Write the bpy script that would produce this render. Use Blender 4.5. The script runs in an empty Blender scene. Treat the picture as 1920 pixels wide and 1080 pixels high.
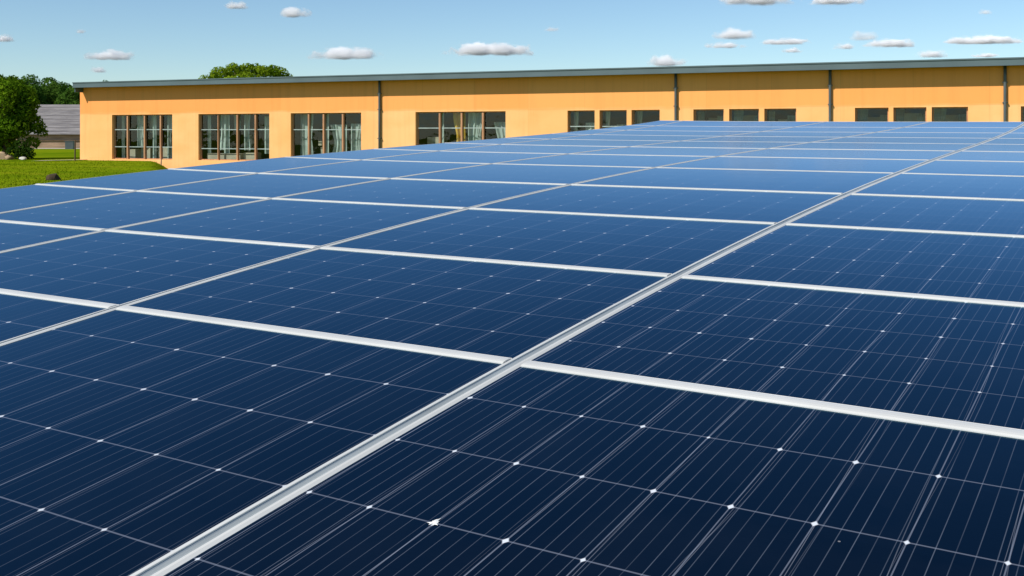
import bpy, bmesh, math, random
from mathutils import Vector, Matrix
rnd = random.Random(7)
R = math.radians
scene = bpy.context.scene
COL = scene.collection

# ---------------------------------------------------------------- camera
F, CX, HY = 1950.6, 960.0, 250.06          # focal length and horizon, in pixels of a 1920 px wide frame
EYE = 1.7
cam = bpy.data.cameras.new('camera')
camo = bpy.data.objects.new('camera', cam)
COL.objects.link(camo)
camo.location = (0, 0, EYE)
camo.rotation_euler = (R(90), 0, 0)
cam.sensor_width = 36.0
cam.lens = F / 1920 * 36
cam.shift_y = -(540 - HY) / 1920
cam.clip_start = 0.05
cam.clip_end = 20000
scene.camera = camo

# ---------------------------------------------------------------- light
SUN_EL, SUN_AZ = 42.0, 234.0               # azimuth clockwise from +Y
world = bpy.data.worlds.new('World')
scene.world = world
world.use_nodes = True
wn, wl = world.node_tree.nodes, world.node_tree.links
sky = wn.new('ShaderNodeTexSky')
sky.sky_type = 'NISHITA'
sky.sun_disc = False
sky.sun_elevation = R(SUN_EL)
sky.sun_rotation = R(SUN_AZ)
sky.altitude = 600
sky.air_density = 1.0
sky.dust_density = 0.1
sky.ozone_density = 3.5
tint = wn.new('ShaderNodeMix')             # a cleaner, slightly more cyan summer sky
tint.data_type = 'RGBA'
tint.blend_type = 'MULTIPLY'
tint.inputs[0].default_value = 1.0
tint.inputs[7].default_value = (0.98, 1.07, 1.09, 1)
wl.new(sky.outputs[0], tint.inputs[6])
wl.new(tint.outputs[2], wn['Background'].inputs[0])
wn['Background'].inputs[1].default_value = 0.097
sun = bpy.data.lights.new('sun', 'SUN')
sun.energy = 4.7
sun.angle = R(0.5)
sun.color = (1.0, 0.94, 0.85)
suno = bpy.data.objects.new('sun', sun)
COL.objects.link(suno)
sd = Vector((math.sin(R(SUN_AZ)) * math.cos(R(SUN_EL)), math.cos(R(SUN_AZ)) * math.cos(R(SUN_EL)), math.sin(R(SUN_EL))))
suno.rotation_euler = sd.to_track_quat('Z', 'Y').to_euler()
scene.view_settings.view_transform = 'Standard'
scene.view_settings.look = 'None'
scene.view_settings.exposure = 0.2
scene.view_settings.gamma = 1.0
scene.render.engine = 'CYCLES'
scene.cycles.use_denoising = True
scene.cycles.max_bounces = 24
scene.cycles.transparent_max_bounces = 12
scene.cycles.volume_bounces = 20

# ---------------------------------------------------------------- helpers
def tag(o, label=None, cat=None, group=None, kind=None):
    if label: o['label'] = label
    if cat: o['category'] = cat
    if group: o['group'] = group
    if kind: o['kind'] = kind
    return o

def empty(name, loc, label, cat, group=None):
    o = bpy.data.objects.new(name, None)
    COL.objects.link(o)
    o.location = loc
    o.empty_display_size = 0.2
    return tag(o, label, cat, group)

class MB:
    """collects faces and builds ONE mesh object"""
    def __init__(self):
        self.v, self.f, self.uv = [], [], {}
    def quad(self, a, b, c, d, uv=None):
        i = len(self.v)
        self.v += [tuple(a), tuple(b), tuple(c), tuple(d)]
        if uv: self.uv[len(self.f)] = uv
        self.f.append((i, i + 1, i + 2, i + 3))
    def tri(self, a, b, c):
        i = len(self.v)
        self.v += [tuple(a), tuple(b), tuple(c)]
        self.f.append((i, i + 1, i + 2))
    def box(self, o, x, y, z):
        """o corner, x y z edge vectors (right handed)"""
        o, x, y, z = Vector(o), Vector(x), Vector(y), Vector(z)
        p = [o, o + x, o + x + y, o + y, o + z, o + x + z, o + x + y + z, o + y + z]
        i = len(self.v)
        self.v += [tuple(q) for q in p]
        for f in ((0, 3, 2, 1), (4, 5, 6, 7), (0, 1, 5, 4), (1, 2, 6, 5), (2, 3, 7, 6), (3, 0, 4, 7)):
            self.f.append(tuple(i + k for k in f))
    def sweep(self, rings, closed=True, caps=True):
        """rings: list of equal length point lists"""
        i = len(self.v)
        n = len(rings[0])
        for r in rings: self.v += [tuple(q) for q in r]
        for k in range(len(rings) - 1):
            for j in range(n if closed else n - 1):
                a, b = i + k * n + j, i + k * n + (j + 1) % n
                self.f.append((a, b, b + n, a + n))
        if closed and caps:
            self.f.append(tuple(i + j for j in reversed(range(n))))
            self.f.append(tuple(i + (len(rings) - 1) * n + j for j in range(n)))
    def tube(self, pts, rad, n=8):
        rings = []
        for k, p in enumerate(pts):
            p = Vector(p)
            a = Vector(pts[max(0, k - 1)]); b = Vector(pts[min(len(pts) - 1, k + 1)])
            t = (b - a).normalized()
            s = t.cross(Vector((0.31, 0.87, 0.13))).normalized()
            q = t.cross(s)
            r = rad[k] if isinstance(rad, (list, tuple)) else rad
            rings.append([p + r * (math.cos(2 * math.pi * j / n) * s + math.sin(2 * math.pi * j / n) * q) for j in range(n)])
        self.sweep(rings)
    def build(self, name, mat, parent=None, smooth=False):
        me = bpy.data.meshes.new(name)
        me.from_pydata(self.v, [], self.f)
        if self.uv:
            uvl = me.uv_layers.new(name='UVMap')
            for fi, co in self.uv.items():
                for k, li in enumerate(me.polygons[fi].loop_indices):
                    uvl.data[li].uv = co[k]
        if smooth:
            for p in me.polygons: p.use_smooth = True
        me.materials.append(mat)
        me.update()
        o = bpy.data.objects.new(name, me)
        COL.objects.link(o)
        if parent is not None:
            o.parent = parent
            o.matrix_parent_inverse = Matrix.Translation(parent.location).inverted()
        return o

def lin(r, g, b):
    def c(x):
        x /= 255.0
        return x / 12.92 if x <= 0.04045 else ((x + 0.055) / 1.055) ** 2.4
    return (c(r), c(g), c(b), 1.0)

class NT:
    def __init__(self, name):
        self.m = bpy.data.materials.new(name)
        self.m.use_nodes = True
        self.t = self.m.node_tree
        self.n, self.l = self.t.nodes, self.t.links
        self.bsdf = self.n['Principled BSDF']
        self.out = self.n['Material Output']
    def new(self, t, **kw):
        o = self.n.new(t)
        for k, v in kw.items(): setattr(o, k, v)
        return o
    def set(self, sock, val):
        if hasattr(val, 'links') or hasattr(val, 'is_linked'): self.l.new(val, sock)
        else: sock.default_value = val
    def math(self, op, a, b=0.0, clamp=False):
        m = self.new('ShaderNodeMath', operation=op, use_clamp=clamp)
        self.set(m.inputs[0], a); self.set(m.inputs[1], b)
        return m.outputs[0]
    def mix(self, fac, a, b):
        m = self.new('ShaderNodeMix', data_type='RGBA')
        self.set(m.inputs[0], fac); self.set(m.inputs[6], a); self.set(m.inputs[7], b)
        return m.outputs[2]
    def noise(self, vec, scale, detail=3.0, rough=0.5):
        t = self.new('ShaderNodeTexNoise')
        if vec is not None: self.l.new(vec, t.inputs['Vector'])
        t.inputs['Scale'].default_value = scale
        t.inputs['Detail'].default_value = detail
        t.inputs['Roughness'].default_value = rough
        return t.outputs['Fac']
    def ramp(self, fac, stops):
        r = self.new('ShaderNodeValToRGB')
        self.l.new(fac, r.inputs[0])
        e = r.color_ramp.elements
        while len(e) < len(stops): e.new(0.5)
        for el, (pos, colr) in zip(e, stops):
            el.position = pos
            el.color = colr if not isinstance(colr, (int, float)) else (colr, colr, colr, 1)
        return r.outputs[0]
    def coord(self, which='Object'):
        return self.new('ShaderNodeTexCoord').outputs[which]
    def pos(self):
        return self.new('ShaderNodeNewGeometry').outputs['Position']
    def scaled(self, vec, s):
        m = self.new('ShaderNodeMapping')
        self.l.new(vec, m.inputs[0])
        m.inputs['Scale'].default_value = s
        return m.outputs[0]
    def bump(self, h, strength, dist):
        b = self.new('ShaderNodeBump')
        b.inputs['Strength'].default_value = strength
        b.inputs['Distance'].default_value = dist
        self.l.new(h, b.inputs['Height'])
        self.l.new(b.outputs[0], self.bsdf.inputs['Normal'])

def simple(name, colr, rough=0.6, metal=0.0, var=0.12, scale=6.0, spec=0.4, stretch=(1, 1, 1)):
    m = NT(name)
    f = m.noise(m.scaled(m.pos(), stretch), scale, 4)
    k = m.ramp(f, [(0.3, 1 - var), (0.7, 1 + var)])
    mul = m.new('ShaderNodeMix', data_type='RGBA', blend_type='MULTIPLY')
    mul.inputs[0].default_value = 1.0
    mul.inputs[6].default_value = colr
    m.l.new(k, mul.inputs[7])
    m.l.new(mul.outputs[2], m.bsdf.inputs['Base Color'])
    m.bsdf.inputs['Roughness'].default_value = rough
    m.bsdf.inputs['Metallic'].default_value = metal
    m.bsdf.inputs['Specular IOR Level'].default_value = spec
    return m.m

# ---------------------------------------------------------------- materials
def cell_glass():
    m = NT('solar_glass')
    uv = m.new('ShaderNodeUVMap', uv_map='UVMap').outputs[0]
    sep = m.new('ShaderNodeSeparateXYZ'); m.l.new(uv, sep.inputs[0])
    U, V = sep.outputs[0], sep.outputs[1]
    attr = m.new('ShaderNodeAttribute', attribute_type='OBJECT', attribute_name='busbar').outputs['Fac']
    rand = m.new('ShaderNodeObjectInfo').outputs['Random']
    # slow wobble so that no printed line is ruler straight
    wob = m.math('MULTIPLY', m.math('SUBTRACT', m.noise(m.scaled(uv, (1, 0.3, 1)), 0.9, 1), 0.5), 0.04)
    U1 = m.math('ADD', U, wob)
    def dist(x, period=1.0):          # distance to the nearest multiple of the period, in cells
        q = m.math('DIVIDE', x, period)
        fr = m.math('SUBTRACT', q, m.math('ROUND', q))
        return m.math('MULTIPLY', m.math('ABSOLUTE', fr), period)
    def mp(d, w):
        r = m.new('ShaderNodeMapRange', clamp=True)
        m.l.new(d, r.inputs[0])
        r.inputs[1].default_value = w * 0.6; r.inputs[2].default_value = w * 1.25
        r.inputs[3].default_value = 1.0; r.inputs[4].default_value = 0.0
        return r.outputs[0]
    dU, dV = dist(U1), dist(V)
    gapU, gapV = mp(dU, 0.0085), mp(dV, 0.0075)
    bus = mp(dist(m.math('ADD', U1, 0.1), 0.2), 0.0055)
    # uneven brightness along the busbars
    nb = m.noise(m.scaled(uv, (5.0, 0.35, 1.0)), 2.3, 3)
    nb = m.ramp(nb, [(0.3, 0.25), (0.7, 1.0)])
    bus = m.math('MULTIPLY', m.math('MULTIPLY', bus, nb), attr)
    # stray double lines hugging the cell gaps
    st = m.math('MULTIPLY', m.math('SUBTRACT', m.noise(m.scaled(uv, (0.9, 0.16, 1)), 1.7, 0), 0.5), 0.34)
    stray = mp(dist(m.math('ADD', U, st)), 0.005)
    near = m.ramp(m.math('MULTIPLY', dist(U), 1.0), [(0.0, 1.0), (0.14, 0.0)])
    stray = m.math('MULTIPLY', m.math('MULTIPLY', stray, near), m.math('MULTIPLY', attr, 1.2))
    st2 = m.math('MULTIPLY', m.math('SUBTRACT', m.noise(m.scaled(uv, (0.7, 0.12, 1)), 2.9, 0), 0.5), 0.40)
    stray2 = mp(dist(m.math('SUBTRACT', U, st2)), 0.004)
    stray2 = m.math('MULTIPLY', m.math('MULTIPLY', stray2, near), m.math('MULTIPLY', attr, 0.8))
    # white corner diamonds, each a bit different
    cell = m.new('ShaderNodeVectorMath', operation='FLOOR')
    add = m.new('ShaderNodeVectorMath', operation='ADD'); m.l.new(uv, add.inputs[0]); add.inputs[1].default_value = (0.5, 0.5, 0)
    m.l.new(add.outputs[0], cell.inputs[0])
    wn_ = m.new('ShaderNodeTexWhiteNoise', noise_dimensions='2D'); m.l.new(cell.outputs[0], wn_.inputs[0])
    size = m.math('ADD', 0.026, m.math('MULTIPLY', wn_.outputs[0], 0.022))
    dd = m.math('ADD', dU, m.math('MULTIPLY', dV, 1.15))
    dia = m.new('ShaderNodeMapRange', clamp=True)
    m.l.new(m.math('SUBTRACT', dd, size), dia.inputs[0])
    dia.inputs[1].default_value = -0.012; dia.inputs[2].default_value = 0.006
    dia.inputs[3].default_value = 1.0; dia.inputs[4].default_value = 0.0
    # cell colour
    n1 = m.noise(m.pos(), 1.6, 3)
    cellv = m.new('ShaderNodeTexWhiteNoise', noise_dimensions='2D')
    fl = m.new('ShaderNodeVectorMath', operation='FLOOR'); m.l.new(uv, fl.inputs[0]); m.l.new(fl.outputs[0], cellv.inputs[0])
    tone = m.math('ADD', m.math('MULTIPLY', n1, 0.5), m.math('ADD', m.math('MULTIPLY', cellv.outputs[0], 0.22), m.math('MULTIPLY', rand, 0.28)))
    base = m.mix(tone, (0.0003, 0.0016, 0.0050, 1), (0.0010, 0.0034, 0.0105, 1))
    fing = m.noise(m.scaled(uv, (1.0, 60.0, 1)), 3.0, 1)
    base = m.mix(m.math('MULTIPLY', fing, 0.10), base, (0.006, 0.016, 0.04, 1))
    c = m.mix(m.math('MULTIPLY', bus, 0.24), base, (0.32, 0.38, 0.48, 1))
    c = m.mix(m.math('MULTIPLY', stray, 0.26), c, (0.36, 0.40, 0.48, 1))
    c = m.mix(m.math('MULTIPLY', stray2, 0.20), c, (0.36, 0.40, 0.48, 1))
    c = m.mix(m.math('MULTIPLY', gapV, 0.24), c, (0.40, 0.45, 0.56, 1))
    c = m.mix(m.math('MULTIPLY', gapU, 0.26), c, (0.40, 0.45, 0.56, 1))
    c = m.mix(m.math('MULTIPLY', dia.outputs[0], m.math('ADD', 0.55, m.math('MULTIPLY', attr, 0.35))), c, (0.70, 0.74, 0.78, 1))
    # dust specks
    vor = m.new('ShaderNodeTexVoronoi'); vor.inputs['Scale'].default_value = 7.0
    m.l.new(m.pos(), vor.inputs['Vector'])
    speck = m.math('MULTIPLY', m.math('LESS_THAN', vor.outputs['Distance'], 0.02), m.math('GREATER_THAN', m.noise(m.pos(), 5.0, 1), 0.56))
    c = m.mix(m.math('MULTIPLY', speck, 0.35), c, (0.5, 0.5, 0.5, 1))
    dust = m.ramp(m.noise(m.pos(), 3.1, 5, 0.62), [(0.45, 0.0), (0.8, 0.006)])
    c = m.mix(dust, c, (0.40, 0.47, 0.55, 1))
    dif = m.new('ShaderNodeBsdfDiffuse'); m.l.new(c, dif.inputs[0])
    glo = m.new('ShaderNodeBsdfGlossy'); glo.inputs['Roughness'].default_value = 0.10
    pass
    fr = m.new('ShaderNodeFresnel'); fr.inputs[0].default_value = 1.33
    # very slightly wavy glass
    bp = m.new('ShaderNodeBump'); bp.inputs['Strength'].default_value = 0.05; bp.inputs['Distance'].default_value = 0.01
    m.l.new(m.noise(m.pos(), 2.5, 2), bp.inputs['Height'])
    m.l.new(bp.outputs[0], glo.inputs['Normal'])
    ms = m.new('ShaderNodeMixShader')
    # coated glass: little reflection head on, a steep rise towards grazing
    fac = m.math('MULTIPLY', m.math('POWER', fr.outputs[0], 1.18), 1.55, True)
    m.l.new(m.mix(fac, (0.28, 0.69, 1.0, 1), (0.47, 0.56, 0.73, 1)), glo.inputs[0])
    m.l.new(fac, ms.inputs[0]); m.l.new(dif.outputs[0], ms.inputs[1]); m.l.new(glo.outputs[0], ms.inputs[2])
    m.l.new(ms.outputs[0], m.out.inputs[0])
    return m.m

M_GLASS = cell_glass()
M_FRAME = simple('white_aluminium_frame', (0.56, 0.56, 0.53, 1), 0.4, 0.0, 0.07, 3.0, 0.5)
M_RAIL = simple('grey_aluminium_rail', (0.42, 0.46, 0.46, 1), 0.4, 0.35, 0.12, 5.0)
M_STEEL = simple('galvanised_steel', (0.42, 0.44, 0.45, 1), 0.5, 0.6, 0.1)

def wall_paint():
    m = NT('orange_render')
    p = m.coord('Object')
    sep = m.new('ShaderNodeSeparateXYZ'); m.l.new(p, sep.inputs[0])
    X, Z = sep.outputs[0], sep.outputs[2]
    nx = m.new('ShaderNodeCombineXYZ'); m.l.new(m.math('FLOOR', m.math('DIVIDE', X, 3.1)), nx.inputs[0])
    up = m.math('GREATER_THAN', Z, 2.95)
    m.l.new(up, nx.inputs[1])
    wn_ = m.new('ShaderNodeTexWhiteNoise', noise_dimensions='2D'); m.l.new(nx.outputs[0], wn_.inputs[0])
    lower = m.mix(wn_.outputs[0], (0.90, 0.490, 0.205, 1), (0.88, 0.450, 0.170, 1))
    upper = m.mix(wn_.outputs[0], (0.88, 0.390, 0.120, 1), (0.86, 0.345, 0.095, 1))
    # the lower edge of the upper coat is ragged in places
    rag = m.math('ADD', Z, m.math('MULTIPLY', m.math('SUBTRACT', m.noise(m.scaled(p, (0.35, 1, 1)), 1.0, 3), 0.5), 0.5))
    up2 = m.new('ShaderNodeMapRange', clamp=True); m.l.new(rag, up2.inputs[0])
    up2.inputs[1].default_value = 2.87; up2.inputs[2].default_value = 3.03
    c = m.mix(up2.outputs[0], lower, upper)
    # redder towards the far (left) end
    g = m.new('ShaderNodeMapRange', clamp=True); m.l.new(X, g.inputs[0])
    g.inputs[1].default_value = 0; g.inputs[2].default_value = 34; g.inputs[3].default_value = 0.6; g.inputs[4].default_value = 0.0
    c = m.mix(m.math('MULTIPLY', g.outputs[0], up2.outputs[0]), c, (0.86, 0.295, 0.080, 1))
    blot = m.ramp(m.noise(m.scaled(p, (0.5, 1, 0.9)), 0.8, 5, 0.6), [(0.42, 0.0), (0.68, 1.0)])
    c = m.mix(m.math('MULTIPLY', blot, 0.45), c, (0.84, 0.36, 0.11, 1))
    streak = m.ramp(m.noise(m.scaled(p, (3.0, 1, 0.12)), 1.2, 4, 0.6), [(0.5, 0.0), (0.8, 1.0)])
    c = m.mix(m.math('MULTIPLY', streak, 0.26), c, (0.50, 0.21, 0.06, 1))
    # panel joints
    fx = m.math('ABSOLUTE', m.math('SUBTRACT', m.math('FRACT', m.math('DIVIDE', X, 3.1)), 0.5))
    jx = m.math('GREATER_THAN', fx, 0.4955)
    jz = m.math('LESS_THAN', m.math('ABSOLUTE', m.math('SUBTRACT', Z, 2.95)), 0.012)
    c = m.mix(m.math('MULTIPLY', m.math('MAXIMUM', jx, jz), 0.22), c, (0.45, 0.20, 0.06, 1))
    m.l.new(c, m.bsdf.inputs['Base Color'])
    m.bsdf.inputs['Roughness'].default_value = 0.9
    m.bsdf.inputs['Specular IOR Level'].default_value = 0.15
    m.bump(m.noise(p, 25.0, 4), 0.25, 0.01)
    return m.m
M_WALL = wall_paint()
M_FASCIA = simple('slate_grey_metal', (0.085, 0.122, 0.132, 1), 0.5, 0.0, 0.10, 0.7, 0.4)
M_PIPE = simple('dark_grey_pipe', (0.075, 0.092, 0.098, 1), 0.45, 0.0, 0.15, 2.0, 0.4)
M_SOFFIT = simple('soffit_board', (0.10, 0.07, 0.05, 1), 0.8)
M_WOOD = simple('brown_window_timber', (0.42, 0.215, 0.11, 1), 0.6, 0.0, 0.25, 3.0, 0.3, (3, 3, 0.4))
M_TRANSOM = simple('pale_glazing_bar', (0.30, 0.36, 0.34, 1), 0.5, 0.0, 0.2, 4.0)
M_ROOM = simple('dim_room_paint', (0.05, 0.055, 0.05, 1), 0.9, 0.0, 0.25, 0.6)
M_FURN = simple('pale_furniture', (0.42, 0.36, 0.28, 1), 0.7, 0.0, 0.35, 0.9)
M_CURT = simple('grey_green_curtain', (0.40, 0.445, 0.42, 1), 0.9, 0.0, 0.45, 1.5, 0.1, (2.5, 2.5, 0.35))
M_REFL_BLIND = simple('reflection_blind', (0.17, 0.21, 0.195, 1), 0.9, 0.0, 0.45, 1.5, 0.1, (0.4, 0.4, 2.5))  # stands in for dim green reflections in the right windows
M_YELLOW = simple('ochre_curtain', (0.62, 0.36, 0.06, 1), 0.9, 0.0, 0.3, 1.5, 0.1, (2.5, 2.5, 0.35))

def pane_glass():
    m = NT('window_glass')
    tr = m.new('ShaderNodeBsdfTransparent'); tr.inputs[0].default_value = (0.80, 0.88, 0.85, 1)
    gl = m.new('ShaderNodeBsdfGlossy'); gl.inputs['Roughness'].default_value = 0.03
    gl.inputs[0].default_value = (0.9, 0.95, 0.95, 1)
    bp = m.new('ShaderNodeBump'); bp.inputs['Strength'].default_value = 0.25; bp.inputs['Distance'].default_value = 0.05
    m.l.new(m.noise(m.pos(), 1.3, 2), bp.inputs['Height']); m.l.new(bp.outputs[0], gl.inputs['Normal'])
    fr = m.new('ShaderNodeFresnel')
    # a thin sheet reflects the same from both sides
    bf = m.new('ShaderNodeNewGeometry').outputs['Backfacing']
    m.l.new(m.math('ADD', 1.5, m.math('MULTIPLY', bf, 1 / 1.5 - 1.5)), fr.inputs[0])
    ms = m.new('ShaderNodeMixShader')
    m.l.new(fr.outputs[0], ms.inputs[0]); m.l.new(tr.outputs[0], ms.inputs[1]); m.l.new(gl.outputs[0], ms.inputs[2])
    m.l.new(ms.outputs[0], m.out.inputs[0])
    return m.m
M_PANE = pane_glass()

def grass_mat(name, blade=False):
    m = NT(name)
    p = m.pos()
    f = m.noise(p, 0.12, 4, 0.6)
    g = m.noise(m.scaled(p, (1, 0.4, 1)), 2.2, 5, 0.7)
    c = m.mix(m.ramp(f, [(0.35, 0.0), (0.65, 1.0)]), (0.085, 0.150, 0.003, 1), (0.200, 0.245, 0.006, 1))
    c = m.mix(m.math('MULTIPLY', m.ramp(g, [(0.4, 0.0), (0.7, 1.0)]), 0.45), c, (0.070, 0.140, 0.001, 1))
    dry = m.ramp(m.noise(p, 0.33, 4, 0.6), [(0.55, 0.0), (0.75, 0.55)])
    c = m.mix(dry, c, (0.26, 0.25, 0.012, 1))
    m.l.new(c, m.bsdf.inputs['Base Color'])
    m.bsdf.inputs['Roughness'].default_value = 0.9
    m.bsdf.inputs['Specular IOR Level'].default_value = 0.0
    if not blade: m.bump(g, 0.25, 0.05)
    return m.m
M_GRASS = grass_mat('lawn_turf')
M_BLADE = grass_mat('grass_blades', True)

def leaf_mat(name, dark, light):
    m = NT(name)
    p = m.pos()
    f = m.noise(p, 0.55, 3, 0.6)
    g = m.noise(p, 4.0, 3, 0.7)
    t = m.math('ADD', m.math('MULTIPLY', f, 0.55), m.math('MULTIPLY', g, 0.45))
    c = m.mix(m.ramp(t, [(0.36, 0.0), (0.62, 1.0)]), dark, light)
    dif = m.new('ShaderNodeBsdfDiffuse'); m.l.new(c, dif.inputs[0])
    tl = m.new('ShaderNodeBsdfTranslucent'); m.l.new(c, tl.inputs[0])
    ms = m.new('ShaderNodeMixShader'); ms.inputs[0].default_value = 0.38
    m.l.new(dif.outputs[0], ms.inputs[1]); m.l.new(tl.outputs[0], ms.inputs[2])
    m.l.new(ms.outputs[0], m.out.inputs[0])
    return m.m
M_LEAF_A = leaf_mat('bright_leaves', (0.040, 0.105, 0.005, 1), (0.165, 0.270, 0.012, 1))
M_LEAF_B = leaf_mat('deep_green_leaves', (0.030, 0.085, 0.012, 1), (0.095, 0.180, 0.024, 1))
M_LEAF_C = leaf_mat('yellow_green_leaves', (0.090, 0.170, 0.006, 1), (0.270, 0.360, 0.018, 1))
M_LEAF_D = leaf_mat('dark_bush_leaves', (0.014, 0.036, 0.006, 1), (0.040, 0.085, 0.010, 1))  # darker green leaf tones for the low bush
M_BARK = simple('bark', (0.11, 0.075, 0.045, 1), 0.9, 0, 0.35, 4.0, 0.2, (2, 2, 0.4))
M_STONE = simple('tan_stone', (0.34, 0.24, 0.15, 1), 0.9, 0, 0.3, 2.5, 0.2)
M_STONE2 = simple('pale_stone', (0.55, 0.52, 0.46, 1), 0.9, 0, 0.2, 2.5, 0.2)
M_SOIL = simple('dark_soil', (0.055, 0.040, 0.024, 1), 0.95, 0, 0.4, 6.0, 0.1)
M_GRAVEL = simple('pale_path_gravel', (0.46, 0.40, 0.30, 1), 0.95, 0, 0.25, 3.0, 0.1)

# ---------------------------------------------------------------- ground
def px_ground(px, Y, z=0.0):
    """point at pixel column px and distance Y"""
    return Vector(((px - CX) / F * Y, Y, z))
def smooth(a, b, x):
    t = min(1.0, max(0.0, (x - a) / (b - a)))
    return t * t * (3 - 2 * t)
def ground_z(x, y):
    # the lawn drops into a shallow grassed swale in front of most of the building
    k = x / max(y, 1.0)
    s = smooth(-0.348, -0.318, k) * smooth(40, 58, y) * (1 - smooth(84, 92, y)) * (1 - smooth(0.55, 0.8, k))
    roll = 0.10 * math.sin(x * 0.21 + 1.0) * math.sin(y * 0.16) * smooth(20, 35, y) * (1 - smooth(52, 62, y))
    return -0.75 * s + roll
def make_ground():
    ys = [-60, -20, 0, 10, 20, 28] + [30 + 0.8 * i for i in range(76)] + [95, 105, 120, 140, 180, 260, 400, 800, 1600, 4000]
    ks = [-40, -12, -5, -2.5, -1.4, -0.9, -0.7] + [-0.55 + 0.0045 * i for i in range(70)] + [-0.2, -0.1, 0, 0.15, 0.3, 0.45, 0.55, 0.65, 0.75, 0.9, 1.4, 2.5, 5, 12, 40]
    m = MB()
    for y in ys:
        for k in ks:
            x = k * max(y, 60) if y >= 60 or y < 30 else k * y
            x = k * max(abs(y), 30)
            m.v.append((x, y, ground_z(x, y)))
    n = len(ks)
    for j in range(len(ys) - 1):
        for i in range(n - 1):
            a = j * n + i
            m.f.append((a, a + 1, a + 1 + n, a + n))
    o = m.build('ground', M_GRASS, None, True)
    tag(o, 'green mown lawn around the solar array and the orange hall', None, None, 'structure')
make_ground()

# ---------------------------------------------------------------- solar array
P = [1.950629, 2.500565, -0.565286, 1.623604, -0.585592, -0.552939, 0.064441, 0.004884, -0.148458, -0.565272, -0.033956, 0.445955, -0.380492]
COLS = [[1e-05, 0.03506, -0.01926], [-1.58229, -0.07014, 0.13584], [-2.92625, -0.03206, 0.11784], [-4.07327, -0.18885, -0.02493], [-5.11805, 0.22888, -0.06969]]
ROWS = [1.139802, 2.143431, 3.253736, 4.333225, 5.54293, 6.695702, 7.826252, 8.958491, 10.048207, 11.12249, 12.202297, 13.337453]
def euler_R(a, b, c):
    Rz = Matrix.Rotation(a, 3, 'Z'); Rx = Matrix.Rotation(b, 3, 'X'); Ry = Matrix.Rotation(c, 3, 'Y')
    return Rz @ Rx @ Ry
RM = euler_R(*P[5:8])
HA, HB, HC, HD, HE = [0.01 * q for q in P[8:13]]
P0 = Vector((P[2], P[3], P[4] + EYE))
VEDGE = [ROWS[0] - 1.352] + ROWS            # joints between the rows, nearest first
def usurf(u, v):
    ve = v - 4
    h = HA * u * u + HB * ve * ve + HC * u * ve + 0.1 * HD * ve ** 3 + 0.1 * HE * u ** 3
    return P0 + RM @ Vector((u, v, h))
def unorm(u, v):
    e = 1e-3
    a = usurf(u + e, v) - usurf(u - e, v); b = usurf(u, v + e) - usurf(u, v - e)
    return a.cross(b).normalized()
def colu(i, v):
    """u of column line i: 0 right edge, 1 = A (wide rail), 2 B, 3 C, 4 D, 5 outer left edge"""
    if i == 0: return colu(1, v) + 1.60
    c0, c1, c2 = COLS[i - 1]
    t = (v - 3.0) / 5
    return c0 + c1 * t + c2 * t * t
def at(u, v, h):
    return usurf(u, v) + unorm(u, v) * h

CELLS_U = {1: 11, 2: 8, 3: 7, 4: 6, 5: 5}   # cells across, by the column's right line + 1
BUS = {1: 1.0, 2: 0.62, 3: 0.45, 4: 0.35, 5: 0.3}
LIPS = {1: 0.0145, 2: 0.0130, 3: 0.0115, 4: 0.0105}     # frame lip at each column line
GROS = {1: 0.0115, 2: 0.0065, 3: 0.0055, 4: 0.0050}     # half of the groove between two columns                   # frame lip and half of the groove between two columns
BAR_A, BAR_B = 0.040, 0.004                 # far bar of a panel, near bar of the next one
TOP = 0.006

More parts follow.
